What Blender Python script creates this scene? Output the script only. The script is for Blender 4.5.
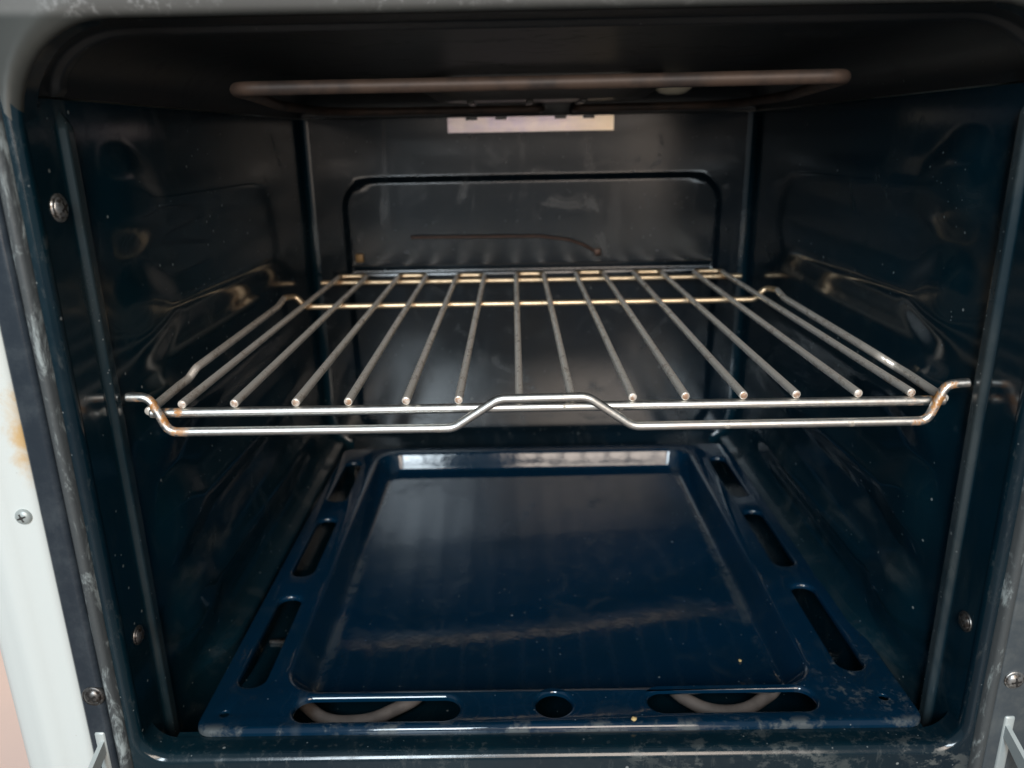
import bpy, bmesh, math, random
from mathutils import Vector, Matrix

random.seed(7)
S = bpy.context.scene
for o in list(bpy.data.objects):
    bpy.data.objects.remove(o, do_unlink=True)
COL = S.collection

# ------------------------------------------------------------------ camera
cam_d = bpy.data.cameras.new('camera')
cam = bpy.data.objects.new('camera', cam_d)
COL.objects.link(cam)
S.camera = cam
yaw, pitch, roll = -0.0063, 0.3055, -0.0183
F = Vector((math.sin(yaw)*math.cos(pitch), math.cos(yaw)*math.cos(pitch), -math.sin(pitch)))
R = Vector((math.cos(yaw), -math.sin(yaw), 0))
U = R.cross(F)
R2 = R*math.cos(roll) + U*math.sin(roll)
U2 = U*math.cos(roll) - R*math.sin(roll)
M4 = Matrix((R2, U2, -F)).transposed().to_4x4()
M4.translation = Vector((-0.0150, -0.3886, 0.1348))
cam.matrix_world = M4
cam_d.sensor_width = 36
cam_d.lens = 780.54*36/1024
cam_d.clip_start = 0.01
cam_d.clip_end = 60
cam_d.dof.use_dof = True
cam_d.dof.focus_distance = 0.43
cam_d.dof.aperture_fstop = 7.5

# ------------------------------------------------------------------ world and lamps
W = bpy.data.worlds.new('World')
S.world = W
W.use_nodes = True
bg = W.node_tree.nodes['Background']
bg.inputs[0].default_value = (0.84, 0.93, 1.0, 1)
bg.inputs[1].default_value = 0.25


def window_or_fill_light(name, loc, target, sx, sy, power, col):
    d = bpy.data.lights.new(name, 'AREA')
    d.shape = 'RECTANGLE'
    d.size = sx
    d.size_y = sy
    d.energy = power
    d.color = col
    o = bpy.data.objects.new(name, d)
    COL.objects.link(o)
    o.location = loc
    o.rotation_euler = (Vector(target)-Vector(loc)).to_track_quat('-Z', 'Y').to_euler()
    return o


window_or_fill_light('window_or_fill_light', (-0.43, -2.2, 1.06), (0, 0.1, -0.1), 0.42, 1.38, 50, (0.80, 0.92, 1.0))
window_or_fill_light('window_or_fill_light', (0.36, -2.2, 1.06), (0, 0.1, -0.1), 0.70, 1.38, 31, (1.0, 0.85, 0.72))
window_or_fill_light('window_or_fill_light', (0.12, -2.2, 0.36), (0, 0.3, 0.1), 0.90, 0.20, 2.9, (1.0, 0.86, 0.76))  # added low fill for the bracket and rear rails, its mirror image hidden
window_or_fill_light('window_or_fill_light', (0.62, -2.2, 0.12), (0, 0.3, 0.1), 0.30, 0.60, 0.9, (1.0, 0.80, 0.64))  # weak warm fill, added low on the right for the bracket

S.view_settings.view_transform = 'Standard'
S.view_settings.look = 'None'
S.view_settings.gamma = 1
S.view_settings.use_curve_mapping = False
S.view_settings.exposure = 0.0

# ------------------------------------------------------------------ node helpers


class NT:
    def __init__(self, name):
        self.m = bpy.data.materials.new(name)
        self.m.use_nodes = True
        self.t = self.m.node_tree
        self.b = self.t.nodes['Principled BSDF']
        self.tc = self.t.nodes.new('ShaderNodeTexCoord')
        self.co = self.tc.outputs['Object']

    def n(self, typ, **kw):
        x = self.t.nodes.new(typ)
        for k, v in kw.items():
            setattr(x, k, v)
        return x

    def put(self, sock, v):
        if isinstance(v, bpy.types.NodeSocket):
            self.t.links.new(v, sock)
        elif isinstance(v, (tuple, list)) and len(v) == 3 and sock.type == 'RGBA':
            sock.default_value = (*v, 1)
        else:
            sock.default_value = v

    def noise(self, scale, detail=3, rough=0.55, dist=0.0, vec=None):
        x = self.n('ShaderNodeTexNoise')
        self.put(x.inputs['Vector'], vec or self.co)
        x.inputs['Scale'].default_value = scale
        x.inputs['Detail'].default_value = detail
        x.inputs['Roughness'].default_value = rough
        x.inputs['Distortion'].default_value = dist
        return x.outputs[0]

    def scaled(self, s):
        x = self.n('ShaderNodeVectorMath', operation='MULTIPLY')
        self.put(x.inputs[0], self.co)
        x.inputs[1].default_value = s
        return x.outputs[0]

    def ramp(self, v, a, b, lo=0.0, hi=1.0, smooth=True):
        x = self.n('ShaderNodeMapRange', interpolation_type='SMOOTHSTEP' if smooth else 'LINEAR')
        self.put(x.inputs[0], v)
        x.inputs[1].default_value = a
        x.inputs[2].default_value = b
        x.inputs[3].default_value = lo
        x.inputs[4].default_value = hi
        return x.outputs[0]

    def math(self, op, a, b=0.0):
        x = self.n('ShaderNodeMath', operation=op)
        self.put(x.inputs[0], a)
        self.put(x.inputs[1], b)
        return x.outputs[0]

    def mix(self, f, a, b):
        x = self.n('ShaderNodeMix', data_type='RGBA')
        self.put(x.inputs[0], f)
        self.put(x.inputs[6], a)
        self.put(x.inputs[7], b)
        return x.outputs[2]

    def axis(self, i):
        x = self.n('ShaderNodeSeparateXYZ')
        self.put(x.inputs[0], self.co)
        return x.outputs[i]

    def bump(self, h, strength, dist=0.001, prev=None):
        x = self.n('ShaderNodeBump')
        x.inputs['Strength'].default_value = strength
        x.inputs['Distance'].default_value = dist
        self.put(x.inputs['Height'], h)
        if prev is not None:
            self.put(x.inputs['Normal'], prev)
        return x.outputs[0]

    def set(self, **kw):
        names = dict(color='Base Color', rough='Roughness', metal='Metallic', ior='IOR', normal='Normal',
                     spec='Specular IOR Level', coat='Coat Weight', coat_rough='Coat Roughness')
        for k, v in kw.items():
            self.put(self.b.inputs[names.get(k, k)], v)
        return self.m

    def specks(self, scale, size, keep):
        v = self.n('ShaderNodeTexVoronoi')
        self.put(v.inputs['Vector'], self.co)
        v.inputs['Scale'].default_value = scale
        near = self.ramp(v.outputs['Distance'], size*0.6, size, 1, 0)
        s = self.n('ShaderNodeSeparateColor')
        self.put(s.inputs[0], v.outputs['Color'])
        pick = self.math('GREATER_THAN', s.outputs[0], keep)
        return self.math('MULTIPLY', near, pick)


def enamel(name, base=(0.0024, 0.0190, 0.031), tint=(0.0028, 0.016, 0.024), r0=0.07, r1=0.22, speck=0.94, film=0.5, wear_or_glint=None):
    k = NT(name)
    big = k.noise(9, 3, 0.6, 0.4)
    c = k.mix(k.ramp(big, 0.35, 0.7), base, tint)
    fm = k.ramp(k.noise(22, 5, 0.65, 1.2), 0.52, 0.80)
    drip = k.ramp(k.noise(30, 4, 0.6, 0.8, k.scaled((1, 1, 0.22))), 0.58, 0.78)
    film_v = k.math('MULTIPLY', k.math('MAXIMUM', fm, k.math('MULTIPLY', drip, 0.7)), film)
    c = k.mix(k.math('MULTIPLY', film_v, 0.21), c, (0.065, 0.078, 0.078))
    sp = k.specks(95, 0.10, speck)
    sp2 = k.specks(260, 0.15, 0.89)
    sp = k.math('MAXIMUM', sp, k.math('MULTIPLY', sp2, 0.6))
    c = k.mix(k.math('MULTIPLY', sp, 0.6), c, (0.33, 0.35, 0.34))
    rough = k.math('ADD', k.ramp(film_v, 0, 0.8, r0, r1, False), k.math('MULTIPLY', sp, 0.3))
    if wear_or_glint:
        w = wear_or_glint(k)
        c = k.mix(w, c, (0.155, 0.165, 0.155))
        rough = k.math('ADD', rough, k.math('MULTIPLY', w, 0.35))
    nb = k.bump(k.noise(34, 2), 0.06, 0.0016)
    nb = k.bump(k.noise(260, 2), 0.035, 0.0006, nb)
    return k.set(color=c, rough=rough, ior=1.58, normal=nb)


MAT = {}
MAT['enamel'] = enamel('navy_enamel')


def bead_scuff_glint(k):
    b = k.ramp(k.math('ABSOLUTE', k.math('ADD', k.axis(1), 0.0105)), 0.0035, 0.0062, 1, 0)
    n1 = k.ramp(k.noise(26, 5, 0.65, 0.3, k.scaled((1, 0.6, 0.5))), 0.36, 0.62, 0.25, 1.0)
    side = k.ramp(k.axis(0), -0.05, 0.05, 0.45, 1.0)
    b = k.math('MULTIPLY', k.math('MULTIPLY', b, n1), k.math('MULTIPLY', side, 0.30))
    low = k.ramp(k.axis(2), -0.06, -0.16, 0.0, 1.0)
    sm = k.ramp(k.noise(17, 6, 0.62, 0.4), 0.56, 0.72)
    # hazy window highlight along the lowest runner, put into the enamel colour
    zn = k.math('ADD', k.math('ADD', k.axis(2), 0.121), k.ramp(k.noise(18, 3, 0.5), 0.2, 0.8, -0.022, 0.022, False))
    rib_glint = k.ramp(k.math('ABSOLUTE', zn), 0.001, 0.012, 1, 0)
    rib_glint = k.math('MULTIPLY', rib_glint, k.math('MULTIPLY', k.ramp(k.axis(1), 0.004, 0.05), k.ramp(k.axis(1), 0.12, 0.30, 1, 0)))
    rib_glint = k.math('MULTIPLY', rib_glint, k.ramp(k.noise(70, 5, 0.6, 0.3, k.scaled((1, 0.3, 1))), 0.32, 0.72, 0.02, 0.34))
    b = k.math('MAXIMUM', b, rib_glint)
    return k.math('MAXIMUM', b, k.math('MULTIPLY', k.math('MULTIPLY', sm, 0.16), low))


MAT['enamel_wall'] = enamel('navy_enamel_wall', r0=0.125, r1=0.34, film=0.85, speck=0.80, wear_or_glint=bead_scuff_glint)
MAT['enamel_back'] = enamel('navy_enamel_back', base=(0.003, 0.010, 0.017), tint=(0.004, 0.008, 0.011), r0=0.18, r1=0.38, film=0.9, speck=0.9)
MAT['enamel_ceiling'] = enamel('navy_enamel_ceiling', base=(0.009, 0.013, 0.016), tint=(0.013, 0.013, 0.013), r0=0.38, r1=0.55, film=0.9, speck=0.93)
MAT['enamel_tray'] = enamel('navy_enamel_tray', base=(0.0014, 0.018, 0.043), tint=(0.0016, 0.016, 0.035), r0=0.055, r1=0.28, film=0.6,
                            speck=0.955)


def lip_wear(k):
    a = k.ramp(k.noise(150, 7, 0.68, 0.0, k.scaled((0.7, 1, 1))), 0.50, 0.60)
    b = k.ramp(k.noise(13, 3), 0.47, 0.60)
    z = k.math('MULTIPLY', k.ramp(k.axis(2), -0.180, -0.186, 0, 0.5), k.ramp(k.axis(2), -0.212, -0.196))
    side = k.math('MULTIPLY', k.ramp(k.noise(210, 6, 0.7, 0.0, k.scaled((1, 1, 0.4))), 0.54, 0.70), 0.16)
    return k.math('MAXIMUM', k.math('MULTIPLY', k.math('MULTIPLY', a, b), z), side)


MAT['enamel_frame'] = enamel('navy_enamel_frame', base=(0.0024, 0.012, 0.020), r0=0.16, r1=0.4, film=0.6, speck=0.9, wear_or_glint=lip_wear)


def wire(name, base, grime, amount, rust=0.0, r=0.28, sc=140, m0=1.0, m1=0.45, sy=1.0):
    k = NT(name)
    g = k.ramp(k.noise(sc, 5, 0.7, 0.0, k.scaled((1, sy, 1))), 0.60-0.35*amount, 0.72-0.2*amount)
    fine = k.noise(700, 3, 0.6)
    c = k.mix(k.math('MULTIPLY', g, 0.9), base, grime)
    if rust:
        ru = k.ramp(k.noise(90, 4, 0.7), 0.58-0.3*rust, 0.68-0.2*rust)
        ends = k.ramp(k.math('ABSOLUTE', k.axis(0)), 0.178, 0.196, 0.12, 1.0)
        c = k.mix(k.math('MULTIPLY', ru, ends), c, (0.50, 0.24, 0.08))
        g = k.math('MAXIMUM', g, k.math('MULTIPLY', ru, ends))
    rough = k.ramp(g, 0, 1, r, 0.62)
    rough = k.math('ADD', rough, k.ramp(fine, 0.3, 0.7, -0.05, 0.05))
    metal = k.ramp(g, 0, 1, m0, m1)
    return k.set(color=c, rough=rough, metal=metal, normal=k.bump(fine, 0.05, 0.0003))


MAT['chrome'] = wire('bright_wire', (0.74, 0.74, 0.71), (0.36, 0.31, 0.24), 0.02, 0.35, 0.40)
MAT['chrome_tan'] = wire('heat_tinted_wire', (1.0, 0.78, 0.52), (0.55, 0.38, 0.22), 0.08, 0.2, 0.46)
MAT['bar'] = wire('sooty_wire', (0.90, 0.83, 0.74), (0.38, 0.32, 0.265), 0.26, 0.0, 0.34, 240, 0.55, 0.35, 0.35)

k = NT('cut_end')
MAT['cut_end'] = k.set(color=k.mix(k.ramp(k.noise(400), 0.4, 0.6), (0.75, 0.66, 0.58), (0.42, 0.26, 0.17)), rough=0.5, metal=0.4)

k = NT('element_sheath')
c = k.mix(k.ramp(k.noise(60, 4), 0.35, 0.7), (0.095, 0.060, 0.043), (0.045, 0.033, 0.028))
MAT['element'] = k.set(color=c, rough=0.55, metal=0.25, normal=k.bump(k.noise(900, 2), 0.15, 0.0003))

k = NT('lower_element_sheath')
c = k.mix(k.ramp(k.noise(60, 4), 0.35, 0.7), (0.26, 0.225, 0.205), (0.16, 0.14, 0.13))
MAT['element_low'] = k.set(color=c, rough=0.6, metal=0.1, normal=k.bump(k.noise(900, 2), 0.2, 0.0003))

k = NT('zinc_plate')
hue = k.n('ShaderNodeTexNoise')
k.put(hue.inputs['Vector'], k.scaled((1, 1, 0.5)))
hue.inputs['Scale'].default_value = 46
hue.inputs['Detail'].default_value = 3
c = k.mix(k.ramp(k.noise(34, 4), 0.35, 0.68), (0.98, 0.84, 0.80), (0.80, 0.68, 0.82))
c = k.mix(k.ramp(k.axis(0), 0.01, 0.085), c, (1.0, 0.83, 0.62))
MAT['zinc'] = k.set(color=c, rough=0.30, metal=1.0, normal=k.bump(k.noise(55, 3), 0.35, 0.0016))

k = NT('dark_steel')
MAT['dark_steel'] = k.set(color=k.mix(k.noise(40), (0.10, 0.096, 0.09), (0.16, 0.15, 0.14)), rough=0.34, metal=0.6)

k = NT('screw_steel')
c = k.mix(k.ramp(k.noise(420, 4), 0.45, 0.65), (0.46, 0.46, 0.45), (0.13, 0.115, 0.10))
MAT['screw'] = k.set(color=c, rough=0.36, metal=0.9)
k = NT('dark_screw_steel')
c = k.mix(k.ramp(k.noise(420, 4), 0.45, 0.65), (0.17, 0.165, 0.16), (0.06, 0.05, 0.045))
MAT['screw_dark'] = k.set(color=c, rough=0.38, metal=0.9)
k = NT('pale_screw_steel')
MAT['screw_pale'] = k.set(color=k.mix(k.noise(300), (0.34, 0.38, 0.37), (0.45, 0.49, 0.48)), rough=0.4, metal=0.3)
k = NT('recess_black')
MAT['recess'] = k.set(color=(0.012, 0.011, 0.01), rough=0.7)

k = NT('white_panel')
stain = k.ramp(k.noise(75, 6, 0.7, 0.3), 0.30, 0.70)
dx = k.math('SUBTRACT', k.axis(0), -0.2475)
dz = k.math('MULTIPLY', k.math('SUBTRACT', k.axis(2), 0.007), 0.30)
d2 = k.math('SQRT', k.math('ADD', k.math('MULTIPLY', dx, dx), k.math('MULTIPLY', dz, dz)))
spot = k.ramp(k.math('SUBTRACT', d2, k.math('MULTIPLY', stain, 0.006)), -0.004, 0.0075, 1, 0)
yell = k.ramp(k.axis(2), -0.05, 0.12, 0.0, 0.35)
c = k.mix(yell, (0.64, 0.68, 0.665), (0.66, 0.65, 0.55))
c = k.mix(k.math('MULTIPLY', spot, 0.85), c, (0.60, 0.36, 0.11))
c = k.mix(k.math('MULTIPLY', k.specks(240, 0.10, 0.97), 0.4), c, (0.4, 0.38, 0.33))
MAT['white'] = k.set(color=c, rough=0.33, normal=k.bump(k.noise(90, 2), 0.05, 0.0006))

k = NT('black_trim')
c = k.mix(k.ramp(k.noise(70, 5, 0.7), 0.4, 0.75), (0.022, 0.030, 0.040), (0.042, 0.052, 0.062))
MAT['trim'] = k.set(color=c, rough=0.22, normal=k.bump(k.noise(500, 3), 0.1, 0.0004))

k = NT('steel_trim')
c = k.mix(k.ramp(k.noise(45, 5, 0.7), 0.4, 0.7), (0.080, 0.098, 0.112), (0.13, 0.145, 0.15))
MAT['trim_steel'] = k.set(color=c, rough=0.42, metal=0.4, normal=k.bump(k.noise(500, 3), 0.1, 0.0004))

k = NT('worn_seal')
w = k.ramp(k.noise(85, 6, 0.75, 0.6, k.scaled((1, 1, 0.35))), 0.50, 0.66)
c = k.mix(w, (0.058, 0.065, 0.068), (0.30, 0.34, 0.34))
MAT['seal'] = k.set(color=c, rough=0.52, normal=k.bump(k.noise(220, 4, 0.7), 0.3, 0.0008))

k = NT('top_strip_metal')
w = k.ramp(k.noise(120, 6, 0.75, 0.6), 0.52, 0.66)
c = k.mix(w, (0.42, 0.41, 0.39), (0.66, 0.66, 0.66))
MAT['strip'] = k.set(color=c, rough=0.38, metal=0.7)

k = NT('worn_grey_flange')
w = k.ramp(k.noise(160, 7, 0.7), 0.5, 0.66)
c = k.mix(k.ramp(k.noise(10, 3), 0.4, 0.65), (0.030, 0.034, 0.032), (0.055, 0.057, 0.052))
tz = k.ramp(k.axis(2), 0.1835, 0.188)
c = k.mix(k.math('MULTIPLY', tz, 0.8), c, (0.17, 0.168, 0.16))
c = k.mix(k.math('MULTIPLY', k.math('MULTIPLY', k.math('MULTIPLY', w, k.ramp(k.noise(11, 3), 0.45, 0.62)), 0.55), tz), c, (0.5, 0.5, 0.49))
MAT['flange'] = k.set(color=c, rough=0.36, metal=0.3)

k = NT('hinge_steel')
MAT['hinge'] = k.set(color=k.mix(k.noise(120, 4), (0.44, 0.50, 0.50), (0.62, 0.66, 0.65)), rough=0.42, metal=0.35)

k = NT('lamp_glass')
MAT['lamp'] = k.set(color=(0.85, 0.76, 0.58), rough=0.2, ior=1.5)
k = NT('copper_tube')
MAT['copper'] = k.set(color=k.mix(k.noise(90), (0.10, 0.055, 0.038), (0.05, 0.032, 0.026)), rough=0.42, metal=0.6)
k = NT('ochre_clip')
MAT['ochre'] = k.set(color=(0.26, 0.15, 0.055), rough=0.5, metal=0.3)
k = NT('casing_steel')
MAT['casing'] = k.set(color=k.mix(k.noise(12), (0.30, 0.30, 0.29), (0.38, 0.38, 0.37)), rough=0.5, metal=0.6)
k = NT('crumb')
MAT['crumb'] = k.set(color=(0.55, 0.40, 0.18), rough=0.8)

k = NT('floor_tile')
br = k.n('ShaderNodeTexNoise')
c = k.mix(k.ramp(k.noise(6, 5), 0.35, 0.7), (0.17, 0.135, 0.115), (0.13, 0.11, 0.10))
MAT['floor'] = k.set(color=c, rough=0.45)

# ------------------------------------------------------------------ mesh helpers


def link(name, me, mat, parent=None, smooth=True):
    if smooth:
        for p in me.polygons:
            p.use_smooth = True
    if mat is not None:
        for m in (mat if isinstance(mat, list) else [mat]):
            me.materials.append(MAT[m])
    o = bpy.data.objects.new(name, me)
    COL.objects.link(o)
    o.parent = parent
    return o


def from_bm(name, bm, mat, parent=None, smooth=True, sharp=None):
    bmesh.ops.recalc_face_normals(bm, faces=bm.faces)
    if sharp is not None:
        for e in bm.edges:
            if len(e.link_faces) == 2 and e.calc_face_angle(0) > sharp:
                e.smooth = False
    me = bpy.data.meshes.new(name)
    bm.to_mesh(me)
    bm.free()
    return link(name, me, mat, parent, smooth)


def grid(name, us, vs, fn, mat, parent, flip=False):
    vs_ = [fn(u, v) for u in us for v in vs]
    n = len(vs)
    fs = []
    for i in range(len(us)-1):
        for j in range(n-1):
            q = (i*n+j, (i+1)*n+j, (i+1)*n+j+1, i*n+j+1)
            fs.append(q[::-1] if flip else q)
    me = bpy.data.meshes.new(name)
    me.from_pydata(vs_, [], fs)
    return link(name, me, mat, parent)


def steps(*segs):
    out = [segs[0][0]]
    for a, b, d in segs:
        n = max(1, round((b-a)/d))
        out += [a+(b-a)*(i+1)/n for i in range(n)]
    return out


def ss(a, b, x):
    t = min(1, max(0, (x-a)/(b-a)))
    return t*t*(3-2*t)


def fillet(pts, r, seg=6, closed=False):
    P = [Vector(p) for p in pts]
    out = []
    n = len(P)
    for i, p in enumerate(P):
        if not closed and i in (0, n-1):
            out.append(p)
            continue
        a, b = P[i-1]-p, P[(i+1) % n]-p
        la, lb = a.length, b.length
        a.normalize()
        b.normalize()
        rr = r[i] if isinstance(r, (list, tuple)) else r
        ang = a.angle(b)
        if ang > math.pi-0.02 or rr <= 0:
            out.append(p)
            continue
        t = min(rr/math.tan(ang/2), la*0.49, lb*0.49)
        s0, s1 = p+a*t, p+b*t
        for q in range(seg+1):
            u = q/seg
            out.append(s0*(1-u)**2 + p*2*u*(1-u) + s1*u*u)
    return out


def tube_bm(bm, pts, rad, sides=10, closed=False, end_mat=None):
    P = [Vector(p) for p in pts]
    n = len(P)
    rings = []
    up = None
    for i in range(n):
        if closed:
            t = (P[(i+1) % n]-P[i-1]).normalized()
        else:
            t = (P[min(i+1, n-1)]-P[max(i-1, 0)]).normalized()
        if up is None:
            up = t.orthogonal().normalized()
        else:
            up = (up-t*up.dot(t)).normalized()
        sd = t.cross(up)
        rings.append((P[i], t, up.copy(), sd))
    def ring(c, u, s, r):
        return [bm.verts.new(c+(u*math.cos(2*math.pi*q/sides)+s*math.sin(2*math.pi*q/sides))*r) for q in range(sides)]
    R_ = []
    if not closed:
        c, t, u, s = rings[0]
        R_.append(ring(c-t*rad*0.0, u, s, rad*0.75))
        R_.append(ring(c+t*rad*0.12, u, s, rad*0.95))
        R_.append(ring(c+t*rad*0.30, u, s, rad))
        R_.append(ring(c+t*rad*0.42, u, s, rad))
    for (c, t, u, s) in (rings if closed else rings[1:-1]):
        R_.append(ring(c, u, s, rad))
    if not closed:
        if len(rings) == 2:
            c = rings[0][0]
            R_.append(ring(c+rings[0][1]*rad*0.5, rings[0][2], rings[0][3], rad))
            R_.append(ring(rings[1][0]-rings[1][1]*rad*0.5, rings[1][2], rings[1][3], rad))
        c, t, u, s = rings[-1]
        R_.append(ring(c-t*rad*0.42, u, s, rad))
        R_.append(ring(c-t*rad*0.30, u, s, rad))
        R_.append(ring(c-t*rad*0.12, u, s, rad*0.95))
        R_.append(ring(c, u, s, rad*0.75))
    m = len(R_)
    for i in range(m if closed else m-1):
        A, B = R_[i], R_[(i+1) % m]
        for q in range(sides):
            bm.faces.new((A[q], A[(q+1) % sides], B[(q+1) % sides], B[q]))
    if not closed:
        for r in (R_[0], R_[-1]):
            f = bm.faces.new(r)
            if end_mat is not None:
                f.material_index = end_mat
    return bm


def tube(name, pts, rad, mat, parent, sides=12, closed=False, end_mat=None):
    bm = bmesh.new()
    tube_bm(bm, pts, rad, sides, closed, end_mat)
    return from_bm(name, bm, mat, parent, sharp=math.radians(60))


def box_bm(bm, x0, x1, y0, y1, z0, z1, bev=0.0, seg=2):
    g = bmesh.ops.create_cube(bm, size=1)
    for v in g['verts']:
        v.co = Vector(((x0+x1)/2+v.co.x*(x1-x0), (y0+y1)/2+v.co.y*(y1-y0), (z0+z1)/2+v.co.z*(z1-z0)))
    if bev:
        es = {e for v in g['verts'] for e in v.link_edges}
        bmesh.ops.bevel(bm, geom=list(es), offset=bev, segments=seg, affect='EDGES', profile=0.5)
    return bm


def box(name, x0, x1, y0, y1, z0, z1, mat, parent, bev=0.0, seg=2):
    bm = bmesh.new()
    box_bm(bm, x0, x1, y0, y1, z0, z1, bev, seg)
    return from_bm(name, bm, mat, parent, smooth=bev > 0, sharp=math.radians(50))


def rrect(cx, cy, hx, hy, r, seg=8, rt=None):
    """rounded rectangle, counter-clockwise; rt = radius of the two top corners"""
    rt = r if rt is None else rt
    out = []
    for (sx, sy, a0, rr) in ((1, -1, -90, r), (1, 1, 0, rt), (-1, 1, 90, rt), (-1, -1, 180, r)):
        for q in range(seg+1):
            a = math.radians(a0+90*q/seg)
            out.append((cx+sx*(hx-rr)+rr*math.cos(a), cy+sy*(hy-rr)+rr*math.sin(a)))
    return out


def loft(bm, loops):
    prev = loops[0]
    for L in loops[1:]:
        n = len(L)
        for q in range(n):
            bm.faces.new((prev[q], prev[(q+1) % n], L[(q+1) % n], L[q]))
        prev = L


def empty(name, loc=(0, 0, 0)):
    o = bpy.data.objects.new(name, None)
    o.empty_display_size = 0.05
    COL.objects.link(o)
    o.location = loc
    return o


def tag(o, label, cat, group=None, kind=None):
    if label:
        o['label'] = label
    if cat:
        o['category'] = cat
    if group:
        o['group'] = group
    if kind:
        o['kind'] = kind
    return o


# ------------------------------------------------------------------ setting: room floor
bm = bmesh.new()
bmesh.ops.create_grid(bm, x_segments=1, y_segments=1, size=2.6)
bmesh.ops.translate(bm, verts=bm.verts, vec=(0, -0.6, -0.62))
tag(from_bm('floor', bm, 'floor', None, smooth=False), None, None, kind='structure')

k = NT('pink_plaster')
c = k.mix(k.ramp(k.noise(5, 4), 0.35, 0.7), (0.72, 0.54, 0.46), (0.64, 0.50, 0.45))
MAT['plaster'] = k.set(color=c, rough=0.7)
bm = bmesh.new()
box_bm(bm, -1.30, -0.300, 0.06, 0.16, -0.619, 1.1, 0.006, 2)
tag(from_bm('wall', bm, 'plaster', None, sharp=math.radians(50)), None, None, kind='structure')

# ------------------------------------------------------------------ the oven
HW = 0.222          # half width of the cavity
YB = 0.412          # back wall
YF = -0.039         # start of the walls behind the rolled front edge
YP = -0.045         # plane of the front frame
ZS = 0.156          # seam between walls and ceiling pan
ZT = 0.184          # ceiling
ZB = -0.1838         # bottom lip of the opening
oven = empty('oven', (0, 0, 0))
tag(oven, 'open oven cavity of dark navy enamel with a white outer panel on the left', 'oven')

RIBS = ((0.106, 0.0028), (0.044, 0.0040), (-0.018, 0.0048), (-0.080, 0.0060), (-0.142, 0.0060))


def rib(y, z):
    best = 0.0
    lump = ss(-0.002, 0.026, y)*(1-ss(0.040, 0.085, y))
    along = ss(-0.004, 0.040, y)*(1-ss(0.240, 0.395, y))
    for c, dep_ in RIBS:
        top = 0.006 + 0.014*lump
        bot = -0.010 - 0.010*lump
        w = 0.013
        d = ss(c+bot-w, c+bot+w, z)*(1-ss(c+top-w, c+top+w, z))
        best = max(best, d*along*dep_*(1+0.15*lump))
    return best


def wall_in(y, z):
    d = rib(y, z)
    top = 1-ss(0.142, 0.150, z)
    hw = 0.0062*max(0.25, top)
    b = (1-ss(hw*0.45, hw, abs(y+0.010)))*top
    d += 0.0030*b
    # the wall rolls in towards the bottom
    t = min(1.0, max(0.0, (-0.136-z)/0.044))
    d += 0.0185*(1-math.sqrt(1-t*t))*ss(0.0, 0.07, y)
    r = 0.008
    t = y-(YB-r)
    if t > 0:
        d += r-math.sqrt(max(0, r*r-t*t))
    return d


wy = steps((YF, 0.016, 0.0011), (0.016, 0.10, 0.0026), (0.10, 0.385, 0.006), (0.385, YB-0.008, 0.003), (YB-0.008, YB, 0.0008))
wz = steps((-0.218, 0.134, 0.0024), (0.134, ZS-0.001, 0.0016))
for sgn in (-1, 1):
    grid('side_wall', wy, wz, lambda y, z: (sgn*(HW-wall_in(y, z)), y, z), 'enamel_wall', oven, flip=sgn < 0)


def back_out(x, z):
    # distance of the point to the outline of the embossed panel (rounded at the top)
    hx, zt, r = 0.187, 0.097, 0.028
    zc, hz = (zt-0.170)/2, (zt+0.170)/2
    qx, qz = abs(x-0.003)-(hx-r), abs(z-zc)-(hz-r)
    sd = math.hypot(max(qx, 0), max(qz, 0))+min(max(qx, qz), 0)-r
    d = -0.0034*(1-ss(-0.0035, 0.0035, sd))
    if sd < -0.004:
        d += 0.0016*math.exp(-((z-0.007)/0.0030)**2)
    return d


bx = steps((-0.2142, -0.174, 0.0012), (-0.174, 0.176, 0.009), (0.176, 0.2142, 0.0012))
bz = steps((-0.218, -0.16, 0.004), (-0.16, -0.002, 0.008), (-0.002, 0.018, 0.0012), (0.018, 0.066, 0.006), (0.066, 0.104, 0.0014), (0.104, ZS-0.001, 0.005))
grid('back_wall', bx, bz, lambda x, z: (x, YB+back_out(x, z), z), 'enamel_back', oven, flip=False)


def ceil_pt(u, y):
    # u: -1..1 across; the pan turns down to the seam at both sides and at the back
    rx, ry = 0.040, 0.030
    s = u*(HW+0.030)
    # arc-like parametrisation of the side roll
    flat = HW-rx
    a = abs(s)
    if a <= flat:
        x, drop = a, 0.0
    else:
        th = min(1.0, (a-flat)/(HW+0.030-flat))*math.pi/2
        x, drop = flat+rx*math.sin(th), (ZT-ZS)*(1-math.cos(th))
    t = (y-(YB-ry))/ry
    if t > 0:
        drop = max(drop, 0)+((ZT-ZS)-drop)*(1-math.sqrt(max(0, 1-t*t)))
    bead = (1-ss(0.0026, 0.0060, abs(y+0.010)))*0.003
    nx = -math.copysign(1, u)*(0 if a <= flat else math.sin(th))
    nz = -(1 if a <= flat else math.cos(th))
    if drop > (ZT-ZS)*0.93:
        bead *= 0.0
    return (math.copysign(x, u)+nx*bead, y, ZT-drop+nz*bead)


cu = steps((-1, -0.66, 0.016), (-0.66, 0.66, 0.06), (0.66, 1, 0.016))
cy = steps((YF, 0.016, 0.0011), (0.016, 0.38, 0.02), (0.38, YB-0.004, 0.003), (YB-0.004, YB, 0.0008))
grid('ceiling', cu, cy, ceil_pt, 'enamel_ceiling', oven, flip=True)

box('cavity_floor', -HW-0.002, HW+0.002, YF+0.002, YB+0.004, -0.222, -0.2175, 'enamel', oven)

# front frame: flat flange with a rolled edge round the opening
bm = bmesh.new()


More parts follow.
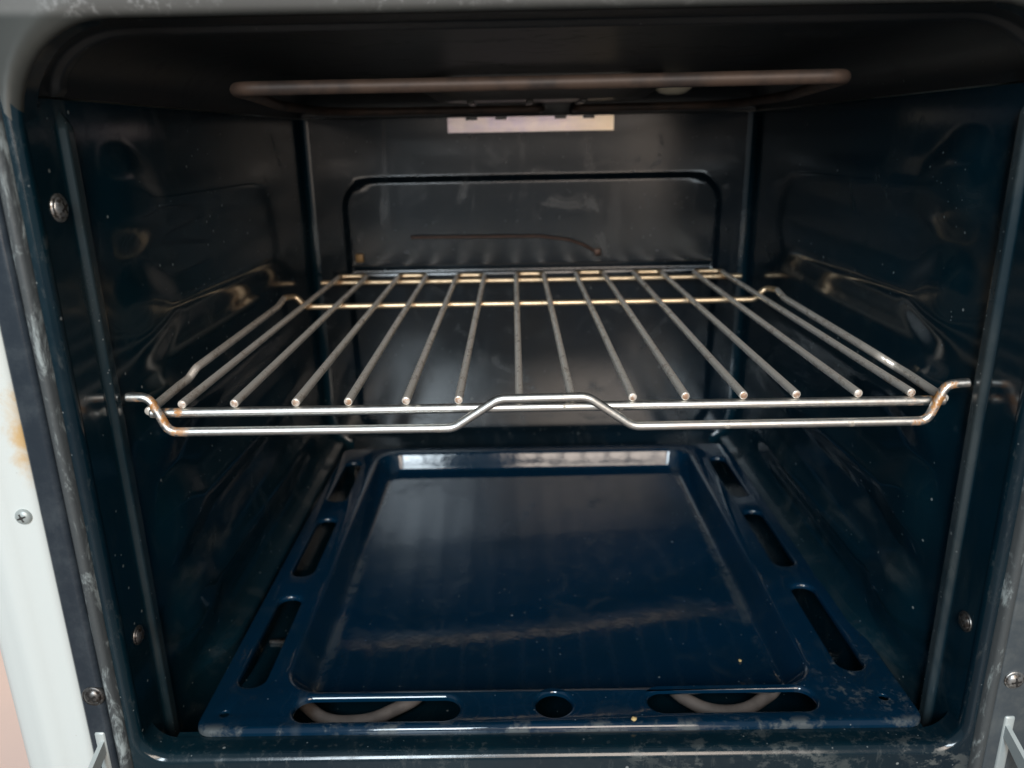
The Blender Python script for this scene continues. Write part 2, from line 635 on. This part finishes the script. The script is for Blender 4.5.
def open_loop(y, os, ot, ob, rb=0.014, rt=0.042):
    zc, hz = ((ZT+ot)+(ZB-ob))/2, ((ZT+ot)-(ZB-ob))/2
    return [bm.verts.new((x, y, z)) for (x, z) in rrect(0, zc, HW+os, hz, rb+min(os, ob), 10, rt+os)]


prof = []
for q in range(7):
    a = math.radians(90*q/6)
    k_ = 1-math.sin(a)
    prof.append((YF-0.006*(1-math.cos(a)) if q else YF, 1-math.cos(a)))
loops = [open_loop(YF+0.010, 0.0004, 0.0004, 0.0004), open_loop(YF, 0.0002, 0.0002, 0.0)]
for q in range(1, 7):
    a = math.radians(90*q/6)
    loops.append(open_loop(YF-(YF-YP)*math.sin(a), 0.0045*(1-math.cos(a)), 0.011*(1-math.cos(a)), 0.005*(1-math.cos(a))))
loft(bm, loops)
outer = [bm.verts.new((x, YP, z)) for (x, z) in rrect(0, (0.215-0.235)/2, 0.2275, 0.225, 0.020, 10, 0.050)]
loft(bm, [loops[-1], outer])
back_o = [bm.verts.new((v.co.x*1.002, YP+0.010, v.co.z)) for v in outer]
loft(bm, [outer, back_o])
bmesh.ops.recalc_face_normals(bm, faces=bm.faces)
b2 = bm.copy()
bmesh.ops.delete(bm, geom=[f for f in bm.faces if f.calc_center_median().z > 0.149 and f.calc_center_median().y < YP+0.0075], context='FACES')
bmesh.ops.delete(b2, geom=[f for f in b2.faces if not (f.calc_center_median().z > 0.149 and f.calc_center_median().y < YP+0.0075)], context='FACES')
from_bm('front_frame', bm, 'enamel_frame', oven, sharp=math.radians(50))
from_bm('upper_flange', b2, 'flange', oven, sharp=math.radians(50))['label'] = 'worn grey flange over the top of the opening'
# ledge under the front edge of the base tray
box('front_ledge', -HW+0.012, HW-0.012, YF+0.0095, -0.0245, ZB-0.006, ZB-0.0008, 'enamel_frame', oven)

# seal strip running round the frame, a raised worn bead
bm = bmesh.new()
sl = []
for (off, y) in ((0.0, YP+0.004), (0.0008, YP-0.0022), (0.0022, YP-0.0038), (0.0046, YP-0.0036), (0.0062, YP-0.002), (0.0068, YP+0.004)):
    sl.append([bm.verts.new((x, y, z)) for (x, z) in rrect(0, -0.010, 0.2277+off, 0.2253+off, 0.020+off, 10, 0.050+off)])
loft(bm, sl)
from_bm('seal_strip', bm, 'seal', oven)

# trim uprights beside the seal
bm = bmesh.new()
box_bm(bm, -0.2472, -0.2348, YP-0.0032, YP+0.04, -0.58, 0.24, 0.0030, 5)
from_bm('trim_upright', bm, 'trim', oven, sharp=math.radians(60))['label'] = 'black left trim upright'
bm = bmesh.new()
box_bm(bm, 0.2350, 0.2640, YP-0.0005, YP+0.04, -0.58, 0.24, 0.0016, 3)
from_bm('trim_upright', bm, 'trim_steel', oven, sharp=math.radians(60))['label'] = 'grey steel right trim upright'

# top metal strip over the opening
box('top_strip', -0.237, 0.237, YP-0.006, YP+0.03, 0.2240, 0.262, 'strip', oven, 0.002, 3)

# white outer panel, left: softly pressed upright that turns round the corner and runs back
prof = [(-0.2474, YP+0.03), (-0.2474, YP+0.001), (-0.2482, YP-0.0008), (-0.252, YP-0.0012), (-0.258, YP-0.0016), (-0.2615, YP-0.0030),
        (-0.2655, YP-0.0048), (-0.2695, YP-0.0046), (-0.2735, YP-0.0032), (-0.2775, YP-0.0020), (-0.2820, YP-0.0008), (-0.2852, YP+0.001),
        (-0.2868, YP+0.005), (-0.2872, YP+0.02), (-0.2872, 0.52)]
bm = bmesh.new()
zz = steps((-0.58, 0.30, 0.02))
rows = [[bm.verts.new((x, y, z)) for (x, y) in prof] for z in zz]
for a, b in zip(rows, rows[1:]):
    for q in range(len(prof)-1):
        bm.faces.new((a[q], a[q+1], b[q+1], b[q]))
from_bm('outer_panel', bm, 'white', oven)['label'] = 'white enamelled outer panel with a rust stain'
bm = bmesh.new()
rows = [[bm.verts.new((x, y, z)) for (x, y) in ((0.2642, YP+0.001), (0.278, YP+0.0005), (0.2832, YP+0.004), (0.2842, YP+0.02), (0.2842, 0.52))] for z in (-0.58, 0.30)]
for q in range(4):
    bm.faces.new((rows[0][q], rows[0][q+1], rows[1][q+1], rows[1][q]))
from_bm('outer_panel', bm, 'white', oven)
# closed casing behind, above and below the cavity
bm = bmesh.new()
box_bm(bm, -0.2836, 0.2836, 0.47, 0.515, -0.58, 0.30)
box_bm(bm, -0.2836, 0.2836, YP+0.005, 0.4695, 0.264, 0.30)
box_bm(bm, -0.2836, 0.2836, YP+0.005, 0.4695, -0.58, -0.262)
from_bm('casing', bm, 'casing', oven, smooth=False)


# screws
def screw_mesh(r):
    bm = bmesh.new()
    prof = [(1.0, 0.0), (1.0, 0.16), (0.93, 0.30), (0.72, 0.46), (0.42, 0.56), (0.0, 0.60)]
    n = 20
    rings = []
    for (pr, pz) in prof[:-1]:
        rings.append([bm.verts.new((pr*r*math.cos(2*math.pi*q/n), pr*r*math.sin(2*math.pi*q/n), pz*r)) for q in range(n)])
    loft(bm, rings)
    tip = bm.verts.new((0, 0, 0.60*r))
    for q in range(n):
        bm.faces.new((rings[-1][q], rings[-1][(q+1) % n], tip))
    bmesh.ops.recalc_face_normals(bm, faces=bm.faces)
    me = bpy.data.meshes.new('screw')
    bm.to_mesh(me)
    bm.free()
    return me


def cross_mesh(r):
    bm = bmesh.new()
    box_bm(bm, -0.55*r, 0.55*r, -0.10*r, 0.10*r, 0.20*r, 0.585*r)
    box_bm(bm, -0.10*r, 0.10*r, -0.55*r, 0.55*r, 0.20*r, 0.588*r)
    box_bm(bm, -0.17*r, 0.17*r, -0.17*r, 0.17*r, 0.20*r, 0.612*r)
    me = bpy.data.meshes.new('cross_recess')
    bm.to_mesh(me)
    bm.free()
    return me


def washer_mesh(r):
    bm = bmesh.new()
    n = 24
    L = []
    for (pr, pz) in ((1.0, -0.2), (1.0, 0.10), (0.94, 0.16), (0.6, 0.16)):
        L.append([bm.verts.new((pr*r*math.cos(2*math.pi*q/n), pr*r*math.sin(2*math.pi*q/n), pz*r)) for q in range(n)])
    loft(bm, L)
    bmesh.ops.recalc_face_normals(bm, faces=bm.faces)
    me = bpy.data.meshes.new('washer')
    bm.to_mesh(me)
    bm.free()
    return me


def screw(loc, normal, r, mat, spin=0.3, washer=0.0, label=None):
    o = link('screw', screw_mesh(r), mat, oven)
    o.location = loc
    o.rotation_mode = 'QUATERNION'
    from mathutils import Quaternion
    o.rotation_quaternion = Vector(normal).to_track_quat('Z', 'Y') @ Quaternion((0, 0, 1), spin)
    link('cross_recess', cross_mesh(r), 'screw_dark' if mat == 'screw_pale' else 'recess', o, smooth=False)
    if washer:
        w = link('washer', washer_mesh(r*washer), mat, o)
    if label:
        o['label'] = label


screw((-HW, -0.026, 0.108), (1, 0, 0), 0.0052, 'screw', 0.5, 1.25)
screw((-HW, -0.027, -0.118), (1, 0, 0), 0.0044, 'screw_dark', 0.2, 1.2)
screw((HW, -0.030, -0.115), (-1, 0, 0), 0.0046, 'screw_dark', 0.9, 1.2)
screw((-0.2392, YP-0.0031, -0.140), (0, -1, 0), 0.0046, 'screw_dark', 0.6, 1.25, 'dark screw in the black trim')
screw((-0.2555, YP-0.0014, -0.0365), (0, -1, 0), 0.0040, 'screw_pale', 0.35, 0, 'pale screw in the white panel')
screw((0.2425, YP-0.0005, -0.140), (0, -1, 0), 0.0046, 'screw', 0.2, 1.15, 'steel screw in the right trim')

# hinge slots and arms
for sgn in (-1, 1):
    x = sgn*(0.2402 if sgn < 0 else 0.2445)
    yf = YP-0.0034 if sgn < 0 else YP-0.0009
    h = box('hinge_bracket', x-0.0028, x+0.0028, yf-0.0006, yf+0.02, -0.205, -0.163, 'hinge', oven, 0.0012, 2)
    bm = bmesh.new()
    w = 0.0012
    pts = [Vector((x-sgn*0.001, yf+0.004, -0.170)), Vector((x+sgn*0.0005, yf-0.030, -0.186)), Vector((x+sgn*0.001, yf-0.120, -0.238))]
    rows = []
    for i, p in enumerate(pts):
        hh = 0.0035+0.002*i
        rows.append([bm.verts.new(p+Vector(d)) for d in ((-w, 0, -hh), (w, 0, -hh), (w, 0, hh), (-w, 0, hh))])
    loft(bm, rows)
    bm.faces.new(rows[0])
    bm.faces.new(rows[-1])
    from_bm('hinge_arm', bm, 'hinge', oven, smooth=False)

# upper heating element
ZE = 0.160
path = [(0.012, 0.4105, ZE), (0.012, 0.372, ZE), (-0.185, 0.372, ZE), (-0.1835, 0.210, ZE), (-0.1570, 0.060, ZE), (-0.1520, 0.020, ZE), (-0.10, 0.0185, ZE),
        (0.0, 0.0175, ZE), (0.10, 0.0120, ZE), (0.144, 0.0085, ZE), (0.152, 0.045, ZE), (0.182, 0.200, ZE), (0.185, 0.368, ZE), (0.044, 0.372, ZE), (0.044, 0.4105, ZE)]
el = tube('upper_heating_element', fillet(path, [0, .008, .07, .08, .03, .014, 0.02, 0.02, .02, .012, .03, .08, .07, .008, 0], 10), 0.0035, 'element', oven, 14)
# its bracket on the back wall, with notches for the tubes
bm = bmesh.new()
box_bm(bm, -0.077, 0.082, 0.3985, 0.4005, 0.1402, 0.1514)
for (xa, xb) in ((-0.077, -0.0595), (-0.0485, -0.0315), (-0.0205, 0.0255), (0.0365, 0.0525), (0.0635, 0.082)):
    box_bm(bm, xa, xb, 0.3986, 0.4004, 0.1510, 0.1540)
br = from_bm('element_bracket', bm, 'zinc', oven, smooth=False)
box('bracket_foot', -0.070, 0.075, 0.4007, 0.4125, 0.1415, 0.1440, 'zinc', br)
# dark holder plate on the ceiling behind the element
bm = bmesh.new()
L = []
for (s, z) in ((1.0, ZT+0.001), (1.0, ZT-0.008), (0.84, ZT-0.0185), (0.78, ZT-0.0192)):
    L.append([bm.verts.new((0.010+x*s, 0.335+y*s, z)) for x, y in rrect(0, 0, 0.105, 0.045, 0.038, 8)])
loft(bm, L)
bm.faces.new(L[-1])
hold = from_bm('holder_plate', bm, 'dark_steel', oven, sharp=math.radians(40))
for xc in (-0.05, 0.0, 0.045):
    box('rib', xc-0.003, xc+0.003, 0.304, 0.366, ZT-0.0215, ZT-0.0190, 'dark_steel', hold, 0.001)
# lamp glass at the back right of the ceiling
bm = bmesh.new()
n = 24
L = []
for (r, z) in ((0.0175, ZT+0.001), (0.0175, ZT-0.006), (0.0160, ZT-0.0100), (0.012, ZT-0.013), (0.006, ZT-0.0145)):
    L.append([bm.verts.new((0.130+r*math.cos(2*math.pi*q/n), 0.360+r*math.sin(2*math.pi*q/n), z)) for q in range(n)])
loft(bm, L)
bm.faces.new(L[-1])
from_bm('lamp_glass', bm, 'lamp', oven)

# thermostat probe on the back wall
pr = tube('temperature_probe', fillet([(-0.119, 0.4050, 0.041), (0.010, 0.4050, 0.040), (0.040, 0.4050, 0.036), (0.056, 0.4050, 0.030), (0.068, 0.4062, 0.023)], 0.02, 5),
          0.0015, 'copper', oven, 8)
box('probe_socket', 0.0655, 0.0725, 0.4040, 0.4100, 0.0195, 0.0265, 'copper', pr, 0.001)
box('wall_clip', -0.1765, -0.1685, 0.4050, 0.4100, 0.0165, 0.0250, 'ochre', oven, 0.001)

# lower heating element, seen through the slots of the tray
ZL = -0.2065
lp = [(-0.155, 0.33, ZL), (-0.163, 0.10, ZL), (-0.160, 0.030, ZL), (-0.135, 0.006, ZL), (-0.108, 0.008, ZL), (-0.078, 0.030, ZL), (-0.070, 0.12, ZL), (-0.04, 0.29, ZL),
      (0.05, 0.29, ZL), (0.075, 0.12, ZL), (0.082, 0.030, ZL), (0.100, 0.012, ZL), (0.122, 0.011, ZL), (0.150, 0.032, ZL), (0.170, 0.10, ZL), (0.16, 0.33, ZL)]
tube('lower_heating_element', fillet(lp, 0.03, 6), 0.0042, 'element_low', oven, 12)
box('element_support', -0.200, -0.180, 0.102, 0.104, -0.2172, -0.2148, 'screw_dark', oven)
box('element_support', 0.186, 0.206, 0.078, 0.080, -0.2172, -0.2148, 'screw_dark', oven)

# ------------------------------------------------------------------ base tray
ZR, ZP = -0.180, -0.197
bm = bmesh.new()
EDG = []


def ring_at(pts, z):
    vs = [bm.verts.new((x, y, z)) for x, y in pts]
    return vs


def add_edges(vs):
    for q in range(len(vs)):
        EDG.append(bm.edges.new((vs[q], vs[(q+1) % len(vs)])))


TX, TY, THX, THY = 0.0055, 0.1800, 0.2065, 0.2090
o_top = ring_at(rrect(TX, TY, THX-0.003, THY-0.003, 0.010, 6), ZR)
add_edges(o_top)
# rolled outer edge
L = [o_top]
for q in range(1, 5):
    a = math.radians(90*q/4)
    off = -0.003+0.003*math.sin(a)
    L.append(ring_at(rrect(TX, TY, THX+off, THY+off, 0.010, 6), ZR-0.003*(1-math.cos(a))))
L.append(ring_at(rrect(TX, TY, THX, THY, 0.010, 6), ZR-0.0042))
loft(bm, L)
# recess
RX, RY, RHX, RHY = 0.0015, 0.1880, 0.1640, 0.1880
r_top = ring_at(rrect(RX, RY, RHX, RHY, 0.027, 8), ZR)
add_edges(r_top)
L = [r_top]
rp = []
# S-shaped flank, steep: (inset, depth)
for q in range(1, 5):
    a = math.radians(69*q/4)
    rp.append((0.004*math.sin(a), 0.004*(1-math.cos(a))))
i0, d0 = rp[-1]
dep = ZR-ZP
e_i, e_d = 0.004*math.sin(math.radians(69)), 0.004*(1-math.cos(math.radians(69)))
mid = dep-2*e_d
rp.append((i0+mid/math.tan(math.radians(69)), d0+mid))
i1, d1 = rp[-1]
for q in range(1, 5):
    a = math.radians(69-69*q/4)
    rp.append((i1+(math.sin(math.radians(69))-math.sin(a))*0.004, dep-0.004*(1-math.cos(a))))
WID = 0.0
for (ins, d) in rp:
    f = d/dep
    # side and front flanks are flatter than the rear one
    xs = ins+0.006*f
    yf = ins+0.006*f
    pts = rrect(RX, RY+(yf-ins)/2, RHX-xs, RHY-(ins+yf)/2, 0.027-xs, 8)
    L.append(ring_at(pts, ZR-d))
loft(bm, L)
bm.faces.new(L[-1])
# slots and holes with turned-down edges
holes = []
for (cx, y0, y1) in ((-0.1805, 0.008, 0.106), (-0.1815, 0.134, 0.228), (-0.1825, 0.262, 0.352), (0.1895, 0.016, 0.112), (0.1885, 0.138, 0.231), (0.1875, 0.260, 0.350)):
    holes.append((cx, (y0+y1)/2, 0.0082, (y1-y0)/2, 0.0078))
holes += [(-0.0995, -0.0125, 0.0485, 0.0098, 0.0094), (0.1075, -0.0090, 0.0490, 0.0096, 0.0092), (0.0036, -0.0105, 0.0106, 0.0106, 0.0105),
          (-0.187, -0.0155, 0.0026, 0.0026, 0.0025), (0.196, -0.0090, 0.0026, 0.0026, 0.0025)]
for (cx, cyy, hx, hy, r) in holes:
    e = 0.0024 if hx > 0.005 else 0.0006
    top = ring_at(rrect(cx, cyy, hx+e, hy+e, r+e, 7), ZR)
    add_edges(top)
    L = [top]
    for q in range(1, 5):
        a = math.radians(90*q/4)
        L.append(ring_at(rrect(cx, cyy, hx+e*(1-math.sin(a)), hy+e*(1-math.sin(a)), r+e*(1-math.sin(a)), 7), ZR-e*(1-math.cos(a))))
    L.append(ring_at(rrect(cx, cyy, hx, hy, r, 7), ZR-e-0.0012))
    loft(bm, L)
bmesh.ops.triangle_fill(bm, edges=EDG, use_beauty=True, use_dissolve=False, normal=(0, 0, 1))


def tray_wear(k):
    # scuffs on the front right corner and along the side flanks
    a = k.ramp(k.noise(170, 7, 0.66, 0.0), 0.50, 0.66)
    dx = k.math('SUBTRACT', k.axis(0), 0.190)
    dy = k.math('MULTIPLY', k.math('SUBTRACT', k.axis(1), 0.008), 0.8)
    d = k.math('SQRT', k.math('ADD', k.math('MULTIPLY', dx, dx), k.math('MULTIPLY', dy, dy)))
    m = k.math('MULTIPLY', k.ramp(d, 0.008, 0.034, 1, 0), k.ramp(k.noise(40, 3), 0.42, 0.58))
    fl = k.math('ABSOLUTE', k.math('SUBTRACT', k.math('ABSOLUTE', k.math('SUBTRACT', k.axis(0), 0.0015)), 0.146))
    fl = k.math('MULTIPLY', k.ramp(fl, 0.001, 0.006, 1, 0), k.ramp(k.noise(38, 4, 0.6, 0.5), 0.42, 0.62))
    front = k.ramp(k.axis(1), -0.022, -0.028)
    front = k.math('MULTIPLY', front, k.ramp(k.noise(45, 5, 0.7), 0.5, 0.62))
    return k.math('MAXIMUM', k.math('MULTIPLY', k.math('MULTIPLY', a, m), 0.7), k.math('MAXIMUM', k.math('MULTIPLY', fl, 0.2), k.math('MULTIPLY', front, 0.45)))


MAT['enamel_tray2'] = enamel('navy_enamel_base_tray', base=(0.0014, 0.018, 0.043), tint=(0.0016, 0.016, 0.035), r0=0.055, r1=0.28, film=0.6,
                             speck=0.965, wear_or_glint=tray_wear)
tray = from_bm('base_tray', bm, 'enamel_tray2', None, sharp=math.radians(55))
tag(tray, 'navy enamel base tray with slots and a sunken middle on the oven bottom', 'tray')

# ------------------------------------------------------------------ wire rack
rack = empty('oven_rack', (0, 0, 0))
tag(rack, 'steel wire oven rack with lengthwise bars and a raised front grip', 'oven rack')
s_, h_ = 0.059, 0.0138
for i in range(-3, 4):
    x = i*s_+0.0006*math.sin(i*2.3)
    j = 0.0004*math.sin(i*1.7)
    pts = fillet([(x-h_, -0.0012, 0.0042), (x-h_, 0.375, 0.0040+j), (x-h_, 0.3915, 0.0045+j), (x+h_, 0.3915, 0.0045+j), (x+h_, 0.375, 0.0040+j), (x+h_, -0.0012, 0.0042)],
                 [0, 0.01, 0.0065, 0.0065, 0.01, 0], 6)
    bm = bmesh.new()
    tube_bm(bm, pts, 0.0023, 12, False, 1)
    for f in bm.faces:
        if f.calc_center_median().y > 0.3855:
            f.material_index = 2
    from_bm('bar', bm, ['bar', 'cut_end', 'chrome_tan'], rack, sharp=math.radians(60))
tube('front_rail', [(-0.2090, 0.0005, -0.0008), (-0.10, 0.0005, -0.0009), (0, 0.0005, -0.0008), (0.1, 0.0005, -0.0008), (0.2100, 0.0005, -0.0008)], 0.0026, 'chrome', rack, 14)
tube('rear_rail', [(-0.2085, 0.3845, -0.0002), (0, 0.3845, -0.0006), (0.2105, 0.3845, -0.0002)], 0.0025, 'chrome_tan', rack, 14)
half = [(0.2105, 0.002, -0.0004), (0.2132, 0.050, -0.0006), (0.2125, 0.0605, -0.0002), (0.2062, 0.0655, 0.0050), (0.2046, 0.085, 0.0062), (0.2066, 0.240, 0.0060),
        (0.2078, 0.2640, 0.0085), (0.2005, 0.2730, 0.0085), (0.1915, 0.2690, -0.0004)]
sp = [(-x-(0.003 if y > 0.064 else 0), y, z) for x, y, z in half] + [(0, 0.2685, -0.0004)] + [(x-(0.002 if y > 0.064 else 0), y, z) for x, y, z in half[::-1]]
rr = [0, .008, .005, .005, .01, .012, .006, .006, .008]
fp = fillet(sp, rr+[0]+rr[::-1], 5)
# the frame wire: sooty along the sides, heat-tinted across
bm = bmesh.new()
tube_bm(bm, fp, 0.0025, 14)
for f in bm.faces:
    c0 = f.calc_center_median()
    if c0.y > 0.262:
        f.material_index = 1
from_bm('frame_wire', bm, ['bar', 'chrome_tan'], rack, sharp=math.radians(60))
hp = [(-0.2175, -0.0050, 0.0100), (-0.2055, -0.0055, 0.0100), (-0.1975, -0.006, -0.0092), (-0.0485, -0.006, -0.0095), (-0.0245, -0.006, 0.0062),
      (0.0215, -0.006, 0.0066), (0.0455, -0.006, -0.0100), (0.1985, -0.006, -0.0097), (0.2060, -0.0055, 0.0100), (0.2180, -0.0050, 0.0105)]
tube('front_grip', fillet(hp, [0, .007, .007, .012, .012, .012, .012, .007, .007, 0], 7), 0.0024, 'chrome', rack, 14)

# ------------------------------------------------------------------ crumbs


def crumb(loc, r, seed, label):
    rnd = random.Random(seed)
    bm = bmesh.new()
    bmesh.ops.create_icosphere(bm, subdivisions=2, radius=r)
    for v in bm.verts:
        v.co *= rnd.uniform(0.72, 1.15)
        v.co.z *= 0.7
    o = from_bm('crumb', bm, 'crumb', None)
    o.location = loc
    tag(o, label, 'crumb')


crumb((0.048, -0.0255, ZR+0.0011), 0.0016, 3, 'yellowish crumb on the front edge of the base tray')
crumb((0.129, 0.047, ZP+0.0009), 0.0012, 5, 'tiny pale crumb on the right side of the sunken tray floor')
